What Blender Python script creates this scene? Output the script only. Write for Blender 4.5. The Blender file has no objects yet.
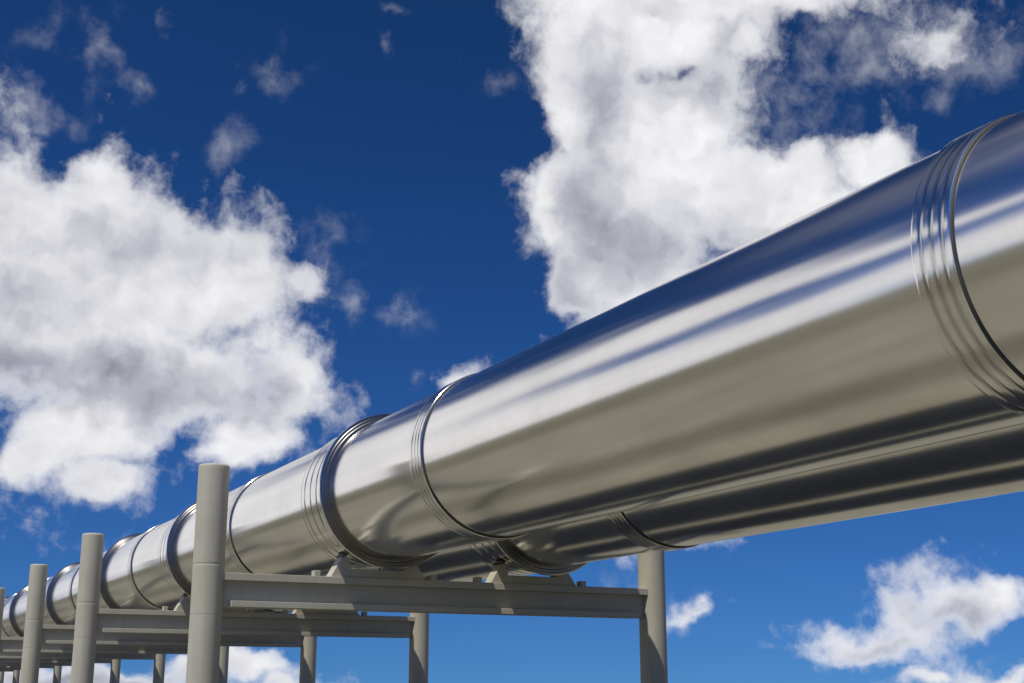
import bpy, bmesh, math, random
from mathutils import Vector, Matrix
scene = bpy.context.scene
col = scene.collection
random.seed(7)
R = math.radians

# ------------------------------------------------------------------ camera
F_PX, YAW, PITCH, ROLL = 1335.2, 0.4638, 0.2541, 0.0005
CAM = Vector((-2.7276, -11.0165, -0.6427))
cy, sy, cp, sp = math.cos(YAW), math.sin(YAW), math.cos(PITCH), math.sin(PITCH)
fwd = Vector((sy * cp, cy * cp, sp)); rt = Vector((cy, -sy, 0)); up = rt.cross(fwd)
rt2 = math.cos(ROLL) * rt + math.sin(ROLL) * up; up2 = -math.sin(ROLL) * rt + math.cos(ROLL) * up
cam_data = bpy.data.cameras.new('camera'); cam = bpy.data.objects.new('camera', cam_data); col.objects.link(cam)
cam_data.sensor_width = 36; cam_data.lens = 36 * F_PX / 1024
cam_data.clip_start = 0.05; cam_data.clip_end = 20000
m = Matrix((rt2, up2, -fwd)).transposed().to_4x4(); m.translation = CAM
cam.matrix_world = m
scene.camera = cam

# ------------------------------------------------------------------ exposure
scene.view_settings.view_transform = 'Standard'; scene.view_settings.look = 'None'
scene.view_settings.exposure = 0; scene.view_settings.gamma = 1

# ------------------------------------------------------------------ sun
TO_SUN = Vector((-0.45, -0.22, 1.0)).normalized()
SUN_EL = math.asin(TO_SUN.z); SUN_AZ = math.atan2(TO_SUN.x, TO_SUN.y) % (2 * math.pi)
sd = bpy.data.lights.new('sun', 'SUN'); sd.energy = 5.0; sd.angle = R(0.5); sd.color = (1.0, 0.955, 0.86)
so = bpy.data.objects.new('sun', sd); col.objects.link(so); so.location = (0, 0, 60)
so.rotation_euler = (-TO_SUN).to_track_quat('-Z', 'Y').to_euler()

# ------------------------------------------------------------------ node helper
class NT:
    def __init__(s, tree): s.t = tree; s.n = tree.nodes; s.l = tree.links
    def put(s, node, i, v):
        if v is None: return
        if hasattr(v, 'is_linked') or isinstance(v, bpy.types.NodeSocket): s.l.new(v, node.inputs[i])
        else: node.inputs[i].default_value = v
    def m(s, op, a, b=None, c=None, clamp=False):
        n = s.n.new('ShaderNodeMath'); n.operation = op; n.use_clamp = clamp
        for i, v in enumerate((a, b, c)): s.put(n, i, v)
        return n.outputs[0]
    def v(s, op, a, b=None, out=0):
        n = s.n.new('ShaderNodeVectorMath'); n.operation = op
        s.put(n, 0, a); s.put(n, 1, b); return n.outputs[out]
    def scale(s, a, k):
        n = s.n.new('ShaderNodeVectorMath'); n.operation = 'SCALE'; s.put(n, 0, a); s.put(n, 3, k); return n.outputs[0]
    def noise(s, vec, scale, detail=4, rough=0.55, dim='3D', col_out=False, lac=2.0, dist=0.0):
        n = s.n.new('ShaderNodeTexNoise'); n.noise_dimensions = dim; n.normalize = True
        s.l.new(vec, n.inputs['Vector']); n.inputs['Scale'].default_value = scale
        n.inputs['Detail'].default_value = detail; n.inputs['Roughness'].default_value = rough
        n.inputs['Lacunarity'].default_value = lac; n.inputs['Distortion'].default_value = dist
        return n.outputs['Color' if col_out else 0]
    def ramp(s, x, a, b, c=0.0, d=1.0, smooth=True):
        n = s.n.new('ShaderNodeMapRange'); n.interpolation_type = 'SMOOTHSTEP' if smooth else 'LINEAR'
        s.put(n, 0, x); s.put(n, 1, a); s.put(n, 2, b); s.put(n, 3, c); s.put(n, 4, d); return n.outputs[0]
    def mix(s, f, a, b, blend='MIX'):
        n = s.n.new('ShaderNodeMix'); n.data_type = 'RGBA'; n.blend_type = blend
        s.put(n, 0, f); s.put(n, 6, a); s.put(n, 7, b); return n.outputs[2]
    def comb(s, x, y, z):
        n = s.n.new('ShaderNodeCombineXYZ'); s.put(n, 0, x); s.put(n, 1, y); s.put(n, 2, z); return n.outputs[0]
    def sep(s, v):
        n = s.n.new('ShaderNodeSeparateXYZ'); s.put(n, 0, v); return n.outputs

# ------------------------------------------------------------------ sky
world = bpy.data.worlds.new('World'); scene.world = world; world.use_nodes = True
W = NT(world.node_tree); W.n.clear()
wout = W.n.new('ShaderNodeOutputWorld'); bg = W.n.new('ShaderNodeBackground'); W.l.new(bg.outputs[0], wout.inputs[0])
tc = W.n.new('ShaderNodeTexCoord'); D = W.v('NORMALIZE', tc.outputs['Generated'])
dx, dy, dz = W.sep(D)
sky = W.n.new('ShaderNodeTexSky'); sky.sky_type = 'NISHITA'; sky.sun_disc = False
sky.sun_elevation = SUN_EL; sky.sun_rotation = SUN_AZ
# look the sky up a little higher than the true direction: a clear, dry, deep blue air
W.l.new(W.v('NORMALIZE', W.comb(dx, dy, W.m('ADD', W.m('MULTIPLY', W.m('MAXIMUM', dz, 0.0), 0.85), 0.12))), sky.inputs[0])
sr = W.n.new('ShaderNodeSeparateColor'); W.l.new(sky.outputs[0], sr.inputs[0])
chan = []
for i, (k, g) in enumerate(((0.78, 2.15), (1.05, 1.93), (1.86, 2.2))):      # deep polarised blue
    c = W.m('POWER', W.m('MULTIPLY', sr.outputs[i], 0.1), g)
    chan.append(W.m('MULTIPLY', c, k * 10))
cc = W.n.new('ShaderNodeCombineColor')
for i in range(3): W.l.new(chan[i], cc.inputs[i])
SKYCOL = cc.outputs[0]
# direction in degrees: azimuth (from +Y toward +X) and elevation
DEG = 57.29578
az = W.m('MULTIPLY', W.m('ARCTAN2', dx, dy), DEG); el = W.m('MULTIPLY', W.m('ARCSINE', dz), DEG)
AE = W.comb(az, el, 0.0)
wn = W.v('SUBTRACT', W.noise(AE, 0.20, 2, 0.5, '2D', True), (0.5, 0.5, 0.5))
wn2 = W.v('SUBTRACT', W.noise(AE, 0.75, 3, 0.55, '2D', True), (0.5, 0.5, 0.5))
AEW = W.v('ADD', AE, W.v('ADD', W.scale(wn, 3.2), W.scale(wn2, 1.1)))
def aim(px, py):
    d = (fwd * F_PX + rt2 * (px - 512) - up2 * (py - 341.5)).normalized()
    return math.atan2(d.x, d.y) * DEG, math.asin(d.z) * DEG
PXD = F_PX / DEG
def field(blobs, vec, k=0.35):
    f = None
    for (c0, c1, r0, r1, w) in blobs:
        l = W.v('LENGTH', W.v('MULTIPLY', W.v('SUBTRACT', vec, (c0, c1, 0.0)), (1 / r0, 1 / r1, 0.0)), out=1)
        l = W.m('MULTIPLY_ADD', l, -w, w)            # w at the middle, 0 at the rim, negative outside
        if f is None: f = l
        else:
            n = W.n.new('ShaderNodeMath'); n.operation = 'SMOOTH_MAX'
            W.l.new(f, n.inputs[0]); W.l.new(l, n.inputs[1]); n.inputs[2].default_value = k; f = n.outputs[0]
    return f
def px(*L):
    out = []
    for t in L:
        a, e = aim(t[0], t[1]); out.append((a, e, t[2] / PXD, t[3] / PXD, t[4] if len(t) > 4 else 1.0))
    return out
CLOUDS = px(
    # great bank on the left
    (60, 240, 110, 75), (140, 280, 110, 90), (225, 290, 80, 62), (285, 372, 48, 46, .8), (50, 330, 120, 80), (160, 380, 100, 50), (310, 290, 24, 30, .45), (318, 385, 20, 20, .35),
    (248, 428, 56, 34, .85), (95, 425, 75, 42), (112, 478, 44, 30, .8), (98, 176, 34, 34, .7), (-60, 300, 120, 120), (8, 190, 30, 48, .45), (225, 452, 40, 24, .7), (40, 455, 36, 26, .7),
    # tall tower in the middle
    (600, 60, 70, 80), (565, 205, 46, 62), (620, 160, 75, 85), (680, 150, 95, 62), (640, 250, 85, 75), (578, 285, 42, 50), (725, 195, 75, 60), (566, 110, 36, 50, .8),
    (600, -40, 100, 80), (720, -15, 110, 50), (650, 40, 80, 40), (820, -28, 90, 40, .8), (868, 165, 56, 34, .9), (790, 190, 45, 42, .9), (700, 330, 120, 60), (820, 230, 80, 40),
    (750, 45, 46, 34, .4), (728, 85, 40, 36, .4), (945, 48, 30, 16, .25),
    # low clouds on the right
    (955, 604, 40, 22, .45), (905, 618, 38, 24, .45), (850, 634, 34, 22, .45), (985, 594, 28, 28, .5), (1050, 600, 50, 30, .62), (880, 640, 40, 16, .4), (698, 628, 22, 12, .36), (698, 616, 13, 11, .3), (1004, 676, 46, 15, .5), (922, 684, 26, 8, .35),
    (682, 550, 34, 9, .30), (470, 370, 24, 12, .32),
    # low clouds behind the supports
    (255, 672, 62, 20, .8), (215, 662, 46, 14, .6), (310, 692, 40, 16, .7), (110, 684, 80, 24, .8), (25, 684, 90, 24, .8),
)
WISPS = px((25, 105, 34, 30), (50, 122, 28, 14), (98, 50, 20, 34), (128, 95, 34, 9), (275, 62, 34, 20), (240, 80, 20, 7), (235, 135, 20, 26), (385, 10, 22, 10), (380, 46, 13, 11), (495, 65, 24, 14),
           (395, 318, 22, 22), (345, 300, 22, 36), (425, 372, 12, 14), (628, 572, 24, 16), (955, 50, 80, 44, 1.5), (870, 36, 80, 44, 1.5), (820, 70, 60, 50), (330, 235, 30, 26), (165, 30, 10, 14),
           (760, 70, 60, 44), (805, 130, 34, 40), (780, 640, 14, 6), (60, 60, 30, 30, .6), (940, 100, 20, 20))
# the same kind of clouds to the left of the frame, low over the horizon: the pipe mirrors them
SIDE = [(-28, 6, 24, 10, 1.0), (-58, 8, 20, 10, 1.0), (-88, 5, 18, 8, 1.0), (-14, 13, 14, 18, 1.0), (-42, 25, 17, 3.0, 0.8), (-26, 27, 11, 7, 1.0)]
fm = field(CLOUDS, AEW)
fw = field(WISPS, AEW)
fs = field(SIDE, AEW)
# generic cumulus all round the horizon outside those
E3 = W.v('MULTIPLY', D, (1.0, 1.0, 2.4))
gen = W.m('SUBTRACT', W.noise(E3, 2.3, 3, 0.5), W.m('ADD', 0.53, W.m('MULTIPLY', W.m('ABSOLUTE', dz), 0.40)))
gen = W.m('MULTIPLY', gen, 7.0)
def fbm(v):
    a = W.noise(v, 0.24, 8, 0.54, '2D', lac=2.2)
    b = W.noise(W.v('ADD', v, (31.7, 12.3, 0)), 1.5, 6, 0.6, '2D')
    return W.m('ADD', W.m('MULTIPLY', W.m('SUBTRACT', a, 0.5), 2.1), W.m('MULTIPLY', W.m('SUBTRACT', b, 0.5), 0.75))
AES = W.v('ADD', AE, W.scale(wn2, 0.5))
n0 = fbm(AES)
def puff(v):      # smooth billows: round lumps at two sizes
    def lump(sc):
        n = W.n.new('ShaderNodeTexVoronoi'); n.voronoi_dimensions = '2D'; n.feature = 'SMOOTH_F1'
        W.l.new(v, n.inputs['Vector']); n.inputs['Scale'].default_value = sc; n.inputs['Smoothness'].default_value = 1.0; return n.outputs['Distance']
    return W.m('SUBTRACT', W.m('ADD', W.m('MULTIPLY', W.noise(v, 0.30, 5, 0.5, '2D'), 1.0), 1.0), W.m('ADD', W.m('MULTIPLY', lump(0.55), 0.30), W.m('MULTIPLY', lump(1.5), 0.10)))
AEP = W.v('ADD', AES, W.scale(wn2, 0.9))
p0 = puff(AEP); p1 = puff(W.v('ADD', AEP, (-0.35, 0.60, 0.0)))
# outside the measured window the generic field takes over
da = W.m('ABSOLUTE', W.m('SUBTRACT', az, 0.0))
inwin = W.m('MULTIPLY', W.ramp(W.m('ABSOLUTE', W.m('SUBTRACT', az, -20.0)), 78.0, 95.0, 1.0, 0.0), W.ramp(el, 30.0, 42.0, 1.0, 0.0))
gen_m = W.m('SUBTRACT', gen, W.m('MULTIPLY', inwin, 4.0))
body = W.m('MAXIMUM', W.m('MAXIMUM', fm, fs), gen_m)
dens = W.m('ADD', W.m('ADD', W.m('MULTIPLY', body, 1.0), W.m('MULTIPLY', W.m('MAXIMUM', body, 0.0), 1.7)), n0)
alpha = W.m('SUBTRACT', 1.0, W.m('POWER', 2.718, W.m('MULTIPLY', W.m('POWER', W.m('MAXIMUM', W.m('ADD', dens, 0.26), 0.0), 1.7), -1.8)))
wis = W.m('ADD', W.m('MULTIPLY', fw, 0.40), W.m('MULTIPLY', W.m('SUBTRACT', W.noise(AES, 0.55, 8, 0.58, '2D'), 0.5), 2.4))
walpha = W.m('MULTIPLY', W.m('MULTIPLY', W.ramp(wis, -0.15, 1.35), W.ramp(fw, -1.0, 0.8)), 0.38)
veil = W.m('MULTIPLY', W.m('MULTIPLY', W.ramp(el, 36.0, 52.0), W.ramp(W.noise(W.v('MULTIPLY', D, (1.0, 2.2, 1.0)), 2.0, 6, 0.6), 0.38, 0.70)), 0.20)  # thin overhead veil, added out of view to lighten the pipe's mirrored sky
ALPHA = W.m('MAXIMUM', W.m('MAXIMUM', alpha, walpha), veil)
# light and shade of the cloud body: relief toward the sun, soft lilac grey where it is thick and low
core = W.ramp(dens, 0.1, 1.6)
relief = W.m('MULTIPLY', W.m('MULTIPLY', W.m('SUBTRACT', p0, p1), 0.42), W.m('ADD', W.m('MULTIPLY', core, 0.6), 0.4))
lowf = W.noise(AE, 0.10, 2, 0.4, '2D')
grey = W.m('MULTIPLY', W.ramp(lowf, 0.40, 0.70), 0.12)
bs = px((20, 372, 90, 30, 1.0), (130, 385, 90, 30, 0.9), (240, 395, 50, 22, .7), (20, 300, 60, 30, .5), (590, 215, 36, 60, 1.0), (640, 250, 60, 50, 0.9), (600, 110, 30, 60, 0.8), (570, 310, 30, 40, .7), (110, 250, 80, 20, 0.2), (700, 90, 60, 22, .5),
        (950, 612, 50, 12, .7), (860, 645, 40, 10, .6), (80, 680, 110, 16, .8), (740, 250, 60, 30, .6))
gl = field(bs, AEW, 0.5)
grey = W.m('MAXIMUM', grey, W.ramp(W.m('ADD', gl, W.m('MULTIPLY', n0, 0.35)), -0.7, 0.95))
grey = W.m('MULTIPLY', grey, W.ramp(dens, 0.2, 1.3))
bright = W.m('ADD', W.m('SUBTRACT', 0.86, W.m('MULTIPLY', grey, 0.46)), relief)
bright = W.m('MINIMUM', W.m('MAXIMUM', bright, 0.30), 0.95)
ccol = W.mix(W.ramp(bright, 0.35, 0.85), (0.92, 0.95, 1.10, 1), (1.0, 1.0, 1.03, 1))
CLOUDCOL = W.v('SCALE', ccol); W.put(CLOUDCOL.node, 3, W.m('MULTIPLY', bright, 10.0))
final = W.mix(ALPHA, SKYCOL, CLOUDCOL)
W.l.new(final, bg.inputs[0]); bg.inputs[1].default_value = 0.1
world.cycles.sampling_method = 'MANUAL' if hasattr(world, 'cycles') else None
if hasattr(world, 'cycles'): world.cycles.sample_map_resolution = 512

# ------------------------------------------------------------------ materials
def mat(name):
    mt = bpy.data.materials.new(name); mt.use_nodes = True
    t = NT(mt.node_tree); return mt, t, t.n['Principled BSDF']
def make_steel(name, base, rough, dirt=0.10):
    mt, t, p = mat(name)
    tcn = t.n.new('ShaderNodeTexCoord'); P = tcn.outputs['Object']
    st = t.v('MULTIPLY', P, (1.0, 0.10, 1.0))
    n1 = t.noise(st, 5.0, 4, 0.6); n2 = t.noise(P, 1.4, 5, 0.6); n3 = t.noise(t.v('MULTIPLY', P, (1, 0.05, 1)), 40, 2, 0.5)
    c = t.mix(t.ramp(n2, 0.3, 0.75), (*[x * (1 - dirt) for x in base], 1), (*base, 1))
    t.l.new(c, p.inputs['Base Color']); p.inputs['Metallic'].default_value = 1.0
    r = t.m('ADD', t.m('MULTIPLY', n1, 0.05), rough - 0.025); t.l.new(r, p.inputs['Roughness'])
    b = t.n.new('ShaderNodeBump'); b.inputs['Strength'].default_value = 0.10; b.inputs['Distance'].default_value = 0.004
    t.l.new(t.m('ADD', t.m('MULTIPLY', n1, 0.9), t.m('MULTIPLY', n3, 0.03)), b.inputs['Height']); t.l.new(b.outputs[0], p.inputs['Normal'])
    return mt
def groove_shade(mt, ys, w, k):  # darkens colour at the grooves, painting in the ribs' shade and dark reflections
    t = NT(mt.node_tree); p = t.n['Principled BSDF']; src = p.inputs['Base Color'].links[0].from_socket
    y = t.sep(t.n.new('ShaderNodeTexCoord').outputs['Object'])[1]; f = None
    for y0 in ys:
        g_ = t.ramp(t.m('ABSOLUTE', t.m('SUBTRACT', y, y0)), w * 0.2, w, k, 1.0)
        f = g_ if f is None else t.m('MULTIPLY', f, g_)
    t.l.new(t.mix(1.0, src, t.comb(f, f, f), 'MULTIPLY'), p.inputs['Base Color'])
M_STEEL = make_steel('brushed_steel', (0.87, 0.845, 0.81), 0.155)
M_BAND = make_steel('band_steel', (0.85, 0.825, 0.785), 0.15)
M_CLAMP = make_steel('clamp_steel', (0.85, 0.825, 0.785), 0.15)
groove_shade(M_BAND, (0.044, 0.098, 0.156), 0.022, 0.66)
groove_shade(M_CLAMP, (-0.095, 0.060, 0.215, 0.318), 0.030, 0.62)
def make_paint(name, base):
    mt, t, p = mat(name)
    P = t.n.new('ShaderNodeTexCoord').outputs['Object']
    n = t.noise(P, 2.2, 5, 0.6); n2 = t.noise(t.v('MULTIPLY', P, (9, 9, 0.8)), 2.0, 4, 0.6); sp_ = t.noise(P, 60, 2, 0.6)
    f = t.m('ADD', t.m('MULTIPLY', n, 0.6), t.m('MULTIPLY', n2, 0.4))
    c = t.mix(t.ramp(f, 0.3, 0.7), (*[x * 0.90 for x in base], 1), (*[x * 1.05 for x in base], 1))
    t.l.new(c, p.inputs['Base Color']); p.inputs['Roughness'].default_value = 0.62
    p.inputs['Specular IOR Level'].default_value = 0.35
    b = t.n.new('ShaderNodeBump'); b.inputs['Strength'].default_value = 0.15; b.inputs['Distance'].default_value = 0.002
    t.l.new(sp_, b.inputs['Height']); t.l.new(b.outputs[0], p.inputs['Normal'])
    return mt
M_PAINT = make_paint('khaki_grey_paint', (0.378, 0.355, 0.280))
mt, t, p = mat('gasket_rubber'); M_GASKET = mt
gn = t.noise(t.n.new('ShaderNodeTexCoord').outputs['Object'], 6, 4, 0.6)
t.l.new(t.mix(gn, (0.13, 0.125, 0.12, 1), (0.24, 0.23, 0.22, 1)), p.inputs['Base Color']); p.inputs['Roughness'].default_value = 0.30; p.inputs['Metallic'].default_value = 1.0
M_RUBBER = make_paint('dark_pad', (0.05, 0.05, 0.045))
mt, t, p = mat('ground_earth'); M_GROUND = mt
P = t.n.new('ShaderNodeNewGeometry').outputs['Position']; X, Y_, Z_ = t.sep(P)
nb = t.noise(P, 0.06, 5, 0.6); nm = t.noise(P, 0.9, 6, 0.65); nf = t.noise(P, 14, 4, 0.6)
edge = t.m('ADD', t.m('ABSOLUTE', t.m('SUBTRACT', X, 14.0)), t.m('MULTIPLY', t.m('SUBTRACT', nb, 0.5), 3.0))
pad = t.ramp(edge, 17.4, 21.5, 1.0, 0.0)              # cleared strip along the pipeline, scrub beyond
earth = t.mix(t.ramp(nm, 0.3, 0.7), (0.150, 0.143, 0.110, 1), (0.198, 0.189, 0.147, 1))
earth = t.mix(t.ramp(nf, 0.35, 0.75), earth, t.mix(1.0, earth, (0.82, 0.82, 0.80, 1), 'MULTIPLY'))
reflect_band = t.ramp(t.m('ABSOLUTE', t.m('SUBTRACT', X, 0.58)), 0.10, 0.62, 0.62, 1.0)      # darker lane painted between posts and pipe for a dark band in its reflection
earth = t.mix(1.0, earth, t.comb(reflect_band, reflect_band, reflect_band), 'MULTIPLY')
scrub = t.mix(t.ramp(nb, 0.35, 0.65), (0.080, 0.076, 0.050, 1), (0.125, 0.115, 0.080, 1))
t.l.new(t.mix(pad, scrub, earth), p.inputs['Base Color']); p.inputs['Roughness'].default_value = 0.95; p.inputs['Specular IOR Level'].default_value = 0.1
b = t.n.new('ShaderNodeBump'); b.inputs['Strength'].default_value = 0.4; b.inputs['Distance'].default_value = 0.03
t.l.new(nm, b.inputs['Height']); t.l.new(b.outputs[0], p.inputs['Normal'])

# ------------------------------------------------------------------ object helpers
def link(name, me, mtl, parent=None, loc=(0, 0, 0)):
    o = bpy.data.objects.new(name, me); col.objects.link(o)
    if mtl and not me.materials: me.materials.append(mtl)
    o.location = loc
    if parent: o.parent = parent
    return o
def mesh_from(verts, faces, smooth=False, name='mesh'):
    me = bpy.data.meshes.new(name); me.from_pydata(verts, [], faces); me.update()
    if smooth:
        me.polygons.foreach_set('use_smooth', [True] * len(me.polygons))
    return me
def fix(me, sharp=None):
    bm = bmesh.new(); bm.from_mesh(me); bmesh.ops.recalc_face_normals(bm, faces=bm.faces)
    if sharp is not None:
        for e in bm.edges:
            if len(e.link_faces) == 2 and e.calc_face_angle(0) > sharp: e.smooth = False
    bm.to_mesh(me); bm.free(); return me
def lathe(profile, axis='Y', n=96, cap=False, sharp=R(28)):
    """profile: list of (along, radius); revolved about the axis."""
    V, F = [], []
    for (a, r) in profile:
        for i in range(n):
            th = 2 * math.pi * i / n
            c, s = math.cos(th) * r, math.sin(th) * r
            V.append((c, a, s) if axis == 'Y' else (c, s, a))
    for j in range(len(profile) - 1):
        for i in range(n):
            k = (i + 1) % n
            F.append((j * n + i, j * n + k, (j + 1) * n + k, (j + 1) * n + i))
    if cap:
        F.append(tuple(range(n))); F.append(tuple((len(profile) - 1) * n + i for i in range(n)))
    me = mesh_from(V, F, True); return fix(me, sharp)
def prism(poly, y0, y1, bevel=0.0):
    """polygon in XZ extruded from y0 to y1."""
    n = len(poly)
    V = [(x, y0, z) for x, z in poly] + [(x, y1, z) for x, z in poly]
    F = [tuple(range(n)), tuple(range(n, 2 * n))] + [(i, (i + 1) % n, n + (i + 1) % n, n + i) for i in range(n)]
    me = fix(mesh_from(V, F))
    if bevel:
        bm = bmesh.new(); bm.from_mesh(me)
        bmesh.ops.bevel(bm, geom=list(bm.edges), offset=bevel, segments=2, affect='EDGES', profile=0.5)
        bm.to_mesh(me); bm.free()
    return me
def box(x0, x1, y0, y1, z0, z1, bevel=0.003):
    return prism([(x0, z0), (x1, z0), (x1, z1), (x0, z1)], y0, y1, bevel)
def thing(name, label, cat, loc=(0, 0, 0), group=None):
    o = bpy.data.objects.new(name, None); col.objects.link(o); o.empty_display_size = 0.2
    o.location = loc; o['label'] = label; o['category'] = cat
    if group: o['group'] = group
    return o

# ------------------------------------------------------------------ ground
GZ = -1.06
N = 48; V = []; F = []
def gcoord(i): s = i / N * 2 - 1; return math.copysign(abs(s) ** 3, s) * 6000
for j in range(N + 1):
    for i in range(N + 1): V.append((gcoord(i), gcoord(j), GZ))
for j in range(N):
    for i in range(N): a = j * (N + 1) + i; F.append((a, a + 1, a + N + 2, a + N + 1))
g = link('ground', mesh_from(V, F), M_GROUND); g['kind'] = 'structure'; g['label'] = 'flat olive grey earth below the pipeline'

# ------------------------------------------------------------------ pipeline dimensions
PR, PZ = 0.600, 1.0072
PX = (1.4852, 3.005)
BENTS = [0.0, 5.7509, 10.3923, 15.8093, 21.4521, 26.8477, 32.0, 37.0678, 42.5, 48.0, 53.4, 58.9, 64.3, 69.8, 75.2, 80.7]
JOINTS = [-7.50 + 5.13 * i for i in range(-2, 20)]
YEND, YBEG = 84.0, -20.0

# ------------------------------------------------------------------ pipes
BW = 0.215
def groove(p, y, h, d, w):
    """a shallow groove of depth d and half width w in a band of height h, with flat ribs kept either side"""
    p += [(y - w * 2.2, PR + h), (y - w * 1.1, PR + h), (y - w * 0.8, PR + h - d * 0.25), (y - w * 0.3, PR + h - d * 0.95), (y + w * 0.3, PR + h - d * 0.95), (y + w * 0.8, PR + h - d * 0.25), (y + w * 1.1, PR + h), (y + w * 2.2, PR + h)]
def joint_profile():
    r = PR; h = 0.0160
    p = [(0.0, r + 0.0005), (0.0010, r + 0.013), (0.003, r + 0.0152), (0.006, r + h), (0.012, r + h)]
    groove(p, 0.044, h, 0.0022, 0.0090); groove(p, 0.098, h, 0.0013, 0.0090); groove(p, 0.156, h, 0.0022, 0.0090)
    p += [(BW - 0.020, r + h), (BW - 0.012, r + h), (BW - 0.008, r + 0.0145), (BW - 0.003, r + 0.006), (BW, r + 0.0005)]
    return p
def clamp_profile():
    r = PR
    # from the near end (low y) to the far end: tall crest, long sleeve with shallow grooves
    p = [(-0.3265, r + 0.063), (-0.325, r + 0.068), (-0.321, r + 0.071), (-0.312, r + 0.0715), (-0.304, r + 0.069), (-0.296, r + 0.062), (-0.284, r + 0.051), (-0.268, r + 0.041), (-0.246, r + 0.031), (-0.222, r + 0.0265), (-0.200, r + 0.0255), (-0.185, r + 0.025), (-0.150, r + 0.025)]
    h = 0.025
    groove(p, -0.095, h, 0.005, 0.010); groove(p, 0.060, h, 0.005, 0.010); groove(p, 0.215, h, 0.005, 0.010)
    p += [(0.300, r + h), (0.318, r + h), (0.326, r + 0.022), (0.333, r + 0.012), (0.336, r + 0.0005)]
    return p
me_gask = lathe([(-0.345, PR + 0.0005), (-0.344, PR + 0.016), (-0.341, PR + 0.020), (-0.337, PR + 0.021), (-0.335, PR + 0.024), (-0.334, PR + 0.040), (-0.330, PR + 0.043), (-0.328, PR + 0.046), (-0.3265, PR + 0.0635)], n=160)
me_seal = lathe([(-0.006, PR + 0.0005), (-0.0055, PR + 0.005), (-0.003, PR + 0.0085), (0.0012, PR + 0.0100)], n=160)
me_gask.materials.append(M_GASKET); me_seal.materials.append(M_RUBBER)
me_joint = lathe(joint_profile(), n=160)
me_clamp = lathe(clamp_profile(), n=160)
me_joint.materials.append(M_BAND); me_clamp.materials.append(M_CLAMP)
secs = {}
labels = ('polished steel pipeline nearest the camera, the large upper one mirroring sky and clouds',
          'darker steel pipeline running behind and below the nearer one, above the rightmost post')
for pi, cx in enumerate(PX):
    root = thing('pipeline', labels[pi], 'pipe', (cx, 0, PZ))
    cuts = [YBEG] + [y + BW / 2 for y in JOINTS if YBEG < y < YEND] + [YEND]
    for a, b_ in zip(cuts[:-1], cuts[1:]):
        L = round(b_ - a, 3)
        if L not in secs:
            n = max(2, int(L / 0.6)); prof = [(L * i / n, PR) for i in range(n + 1)]
            secs[L] = lathe(prof, n=160); secs[L].materials.append(M_STEEL)
        link('pipe_section', secs[L], None, root, (0, a, 0))
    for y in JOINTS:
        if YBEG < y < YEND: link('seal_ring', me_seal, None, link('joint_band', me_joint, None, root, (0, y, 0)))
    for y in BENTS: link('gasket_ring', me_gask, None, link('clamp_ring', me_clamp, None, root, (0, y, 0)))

# ------------------------------------------------------------------ supports
PRAD, XR = 0.1283, 4.2838
ZTOP, S1, S2 = 1.162, 0.3368, -0.0674
rnd = 0.018
prof = [(GZ - 0.02, PRAD), (S2 - 0.020, PRAD), (S2 - 0.004, PRAD), (S2 - 0.0015, PRAD - 0.0024), (S2 + 0.0015, PRAD - 0.0024), (S2 + 0.004, PRAD), (S2 + 0.020, PRAD),
        (S1 - 0.020, PRAD), (S1 - 0.004, PRAD), (S1 - 0.0015, PRAD - 0.0010), (S1 + 0.0015, PRAD - 0.0010), (S1 + 0.004, PRAD), (S1 + 0.020, PRAD), (ZTOP - 0.05, PRAD),
        (ZTOP - rnd, PRAD), (ZTOP - rnd * 0.6, PRAD - rnd * 0.08), (ZTOP - rnd * 0.3, PRAD - rnd * 0.3), (ZTOP - rnd * 0.08, PRAD - rnd * 0.6), (ZTOP, PRAD - rnd)]
me_post = lathe(prof, 'Z', 64, True)
me_plain = lathe([prof[0], (0.0, PRAD)] + prof[-6:], 'Z', 64, True)
me_foot = lathe([(GZ - 0.05, 0.26), (GZ + 0.05, 0.26), (GZ + 0.065, 0.245), (GZ + 0.065, 0.1285)], 'Z', 48, False)
HB = 0.085
BT, BB = 0.2737, 0.0
x0, x1 = PRAD - 0.02, XR - PRAD + 0.02
FT = 0.060
me_tf = box(0.085, XR - 0.066, -HB, HB, BT - FT, BT, 0.003)
me_bf = box(0.182, XR - 0.190, -HB, HB, BB, BB + 0.050, 0.003)
me_web = box(x0, x1, -0.030, 0.030, BB + 0.0505, BT - FT - 0.0005, 0.0)
CD = 1.475 - PX[0]
def cradle(c):
    pts = [(-0.445, 0.001), (-0.350, 0.165), (-0.300, 0.182), (-0.268, 0.074), (0.225, 0.074), (0.262, 0.165), (0.305, 0.182), (0.432, 0.001)]
    return prism([(c + x, BT + z) for x, z in pts], -0.066, 0.080, 0.003)
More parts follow.
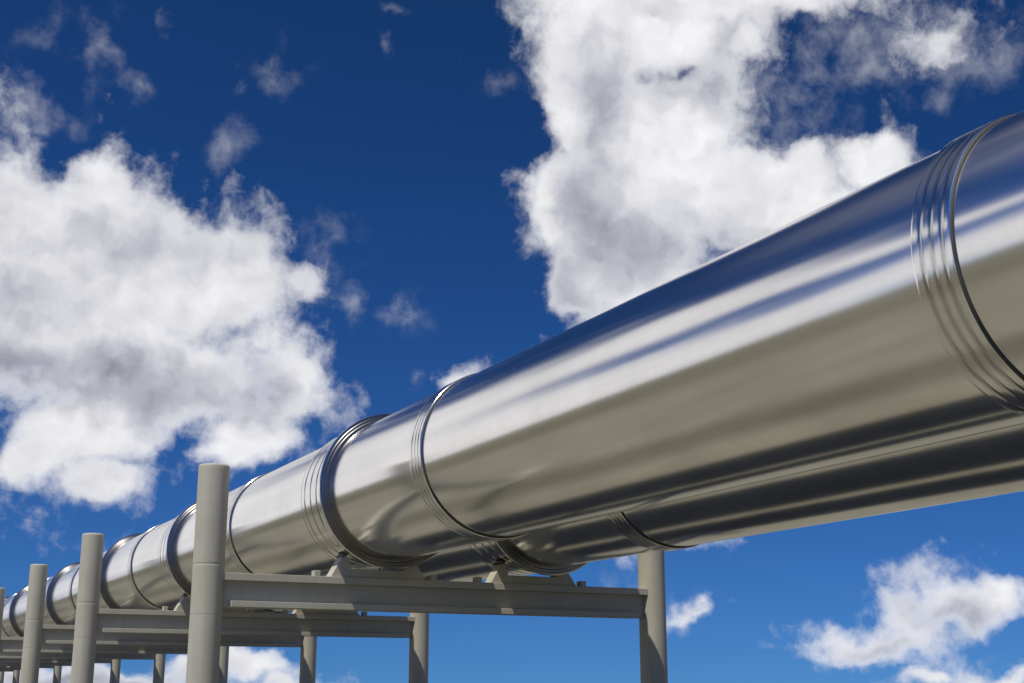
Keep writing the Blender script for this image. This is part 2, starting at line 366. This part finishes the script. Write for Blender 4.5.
def pad(c, s):
    return prism([(c + s * 0.347, BT + 0.170), (c + s * 0.304, BT + 0.184), (c + s * 0.296, BT + 0.199), (c + s * 0.342, BT + 0.200)], -0.075, 0.09, 0.002)
def stop(c, a):
    return box(c + a, c + a + 0.052, -0.078, 0.010, BT + 0.0005, BT + 0.048, 0.003)
parts = [('post', me_post, (0, 0, 0)), ('post', me_plain, (XR, 0, 0)), ('footing', me_foot, (0, 0, 0)), ('footing', me_foot, (XR, 0, 0)),
         ('top_flange', me_tf, (0, 0, 0)), ('bottom_flange', me_bf, (0, 0, 0)), ('web', me_web, (0, 0, 0)),
         ]
for xa, xb in ((0.100, 0.1815), (XR - 0.1895, XR - 0.102)):
    parts.append(('stiffener', box(xa, xb, -0.030, 0.030, BB + 0.001, BB + 0.050, 0.0), (0, 0, 0)))
for c in (1.475, 2.985):
    parts.append(('cradle', cradle(c), (0, 0, 0)))
    for s in (-1, 1): parts.append(('saddle_pad', pad(c, s), (0, 0, 0)))
    parts.append(('stop_block', stop(c, -0.592), (0, 0, 0))); parts.append(('stop_block', stop(c, 0.478), (0, 0, 0)))
SUP = ['khaki grey goalpost support nearest the camera, its left post the tallest in the photo',
       'khaki support second from the camera, left post standing just left of the tallest post',
       'khaki support third from the camera, left post third tallest near the left edge',
       'khaki support fourth from the camera, left post cut by the left edge of the photo']
def place_support(y, label, first=None):
    root = thing('pipe_support', label, 'pipe support', (0, y, 0), 'goalpost supports carrying the two pipes')
    for (nm, me, loc) in parts:
        link(nm, me, M_RUBBER if nm == 'saddle_pad' else M_PAINT, root, loc)
    return root
for i, y in enumerate(BENTS):
    if i < 4: lb = SUP[i]
    elif i == 4: lb = 'khaki support fifth from the camera, its right post seen just left of the tallest post'
    elif i == 5: lb = 'khaki support sixth from the camera, thin right post seen between the two left posts'
    elif i == 6: lb = 'khaki support seventh from the camera, its right post hidden behind the second left post'
    elif i == 7: lb = 'khaki support eighth from the camera, thin right post between the left-edge posts'
    else: lb = 'distant khaki support hidden behind the nearer ones beneath the pipes'
    place_support(y, lb)
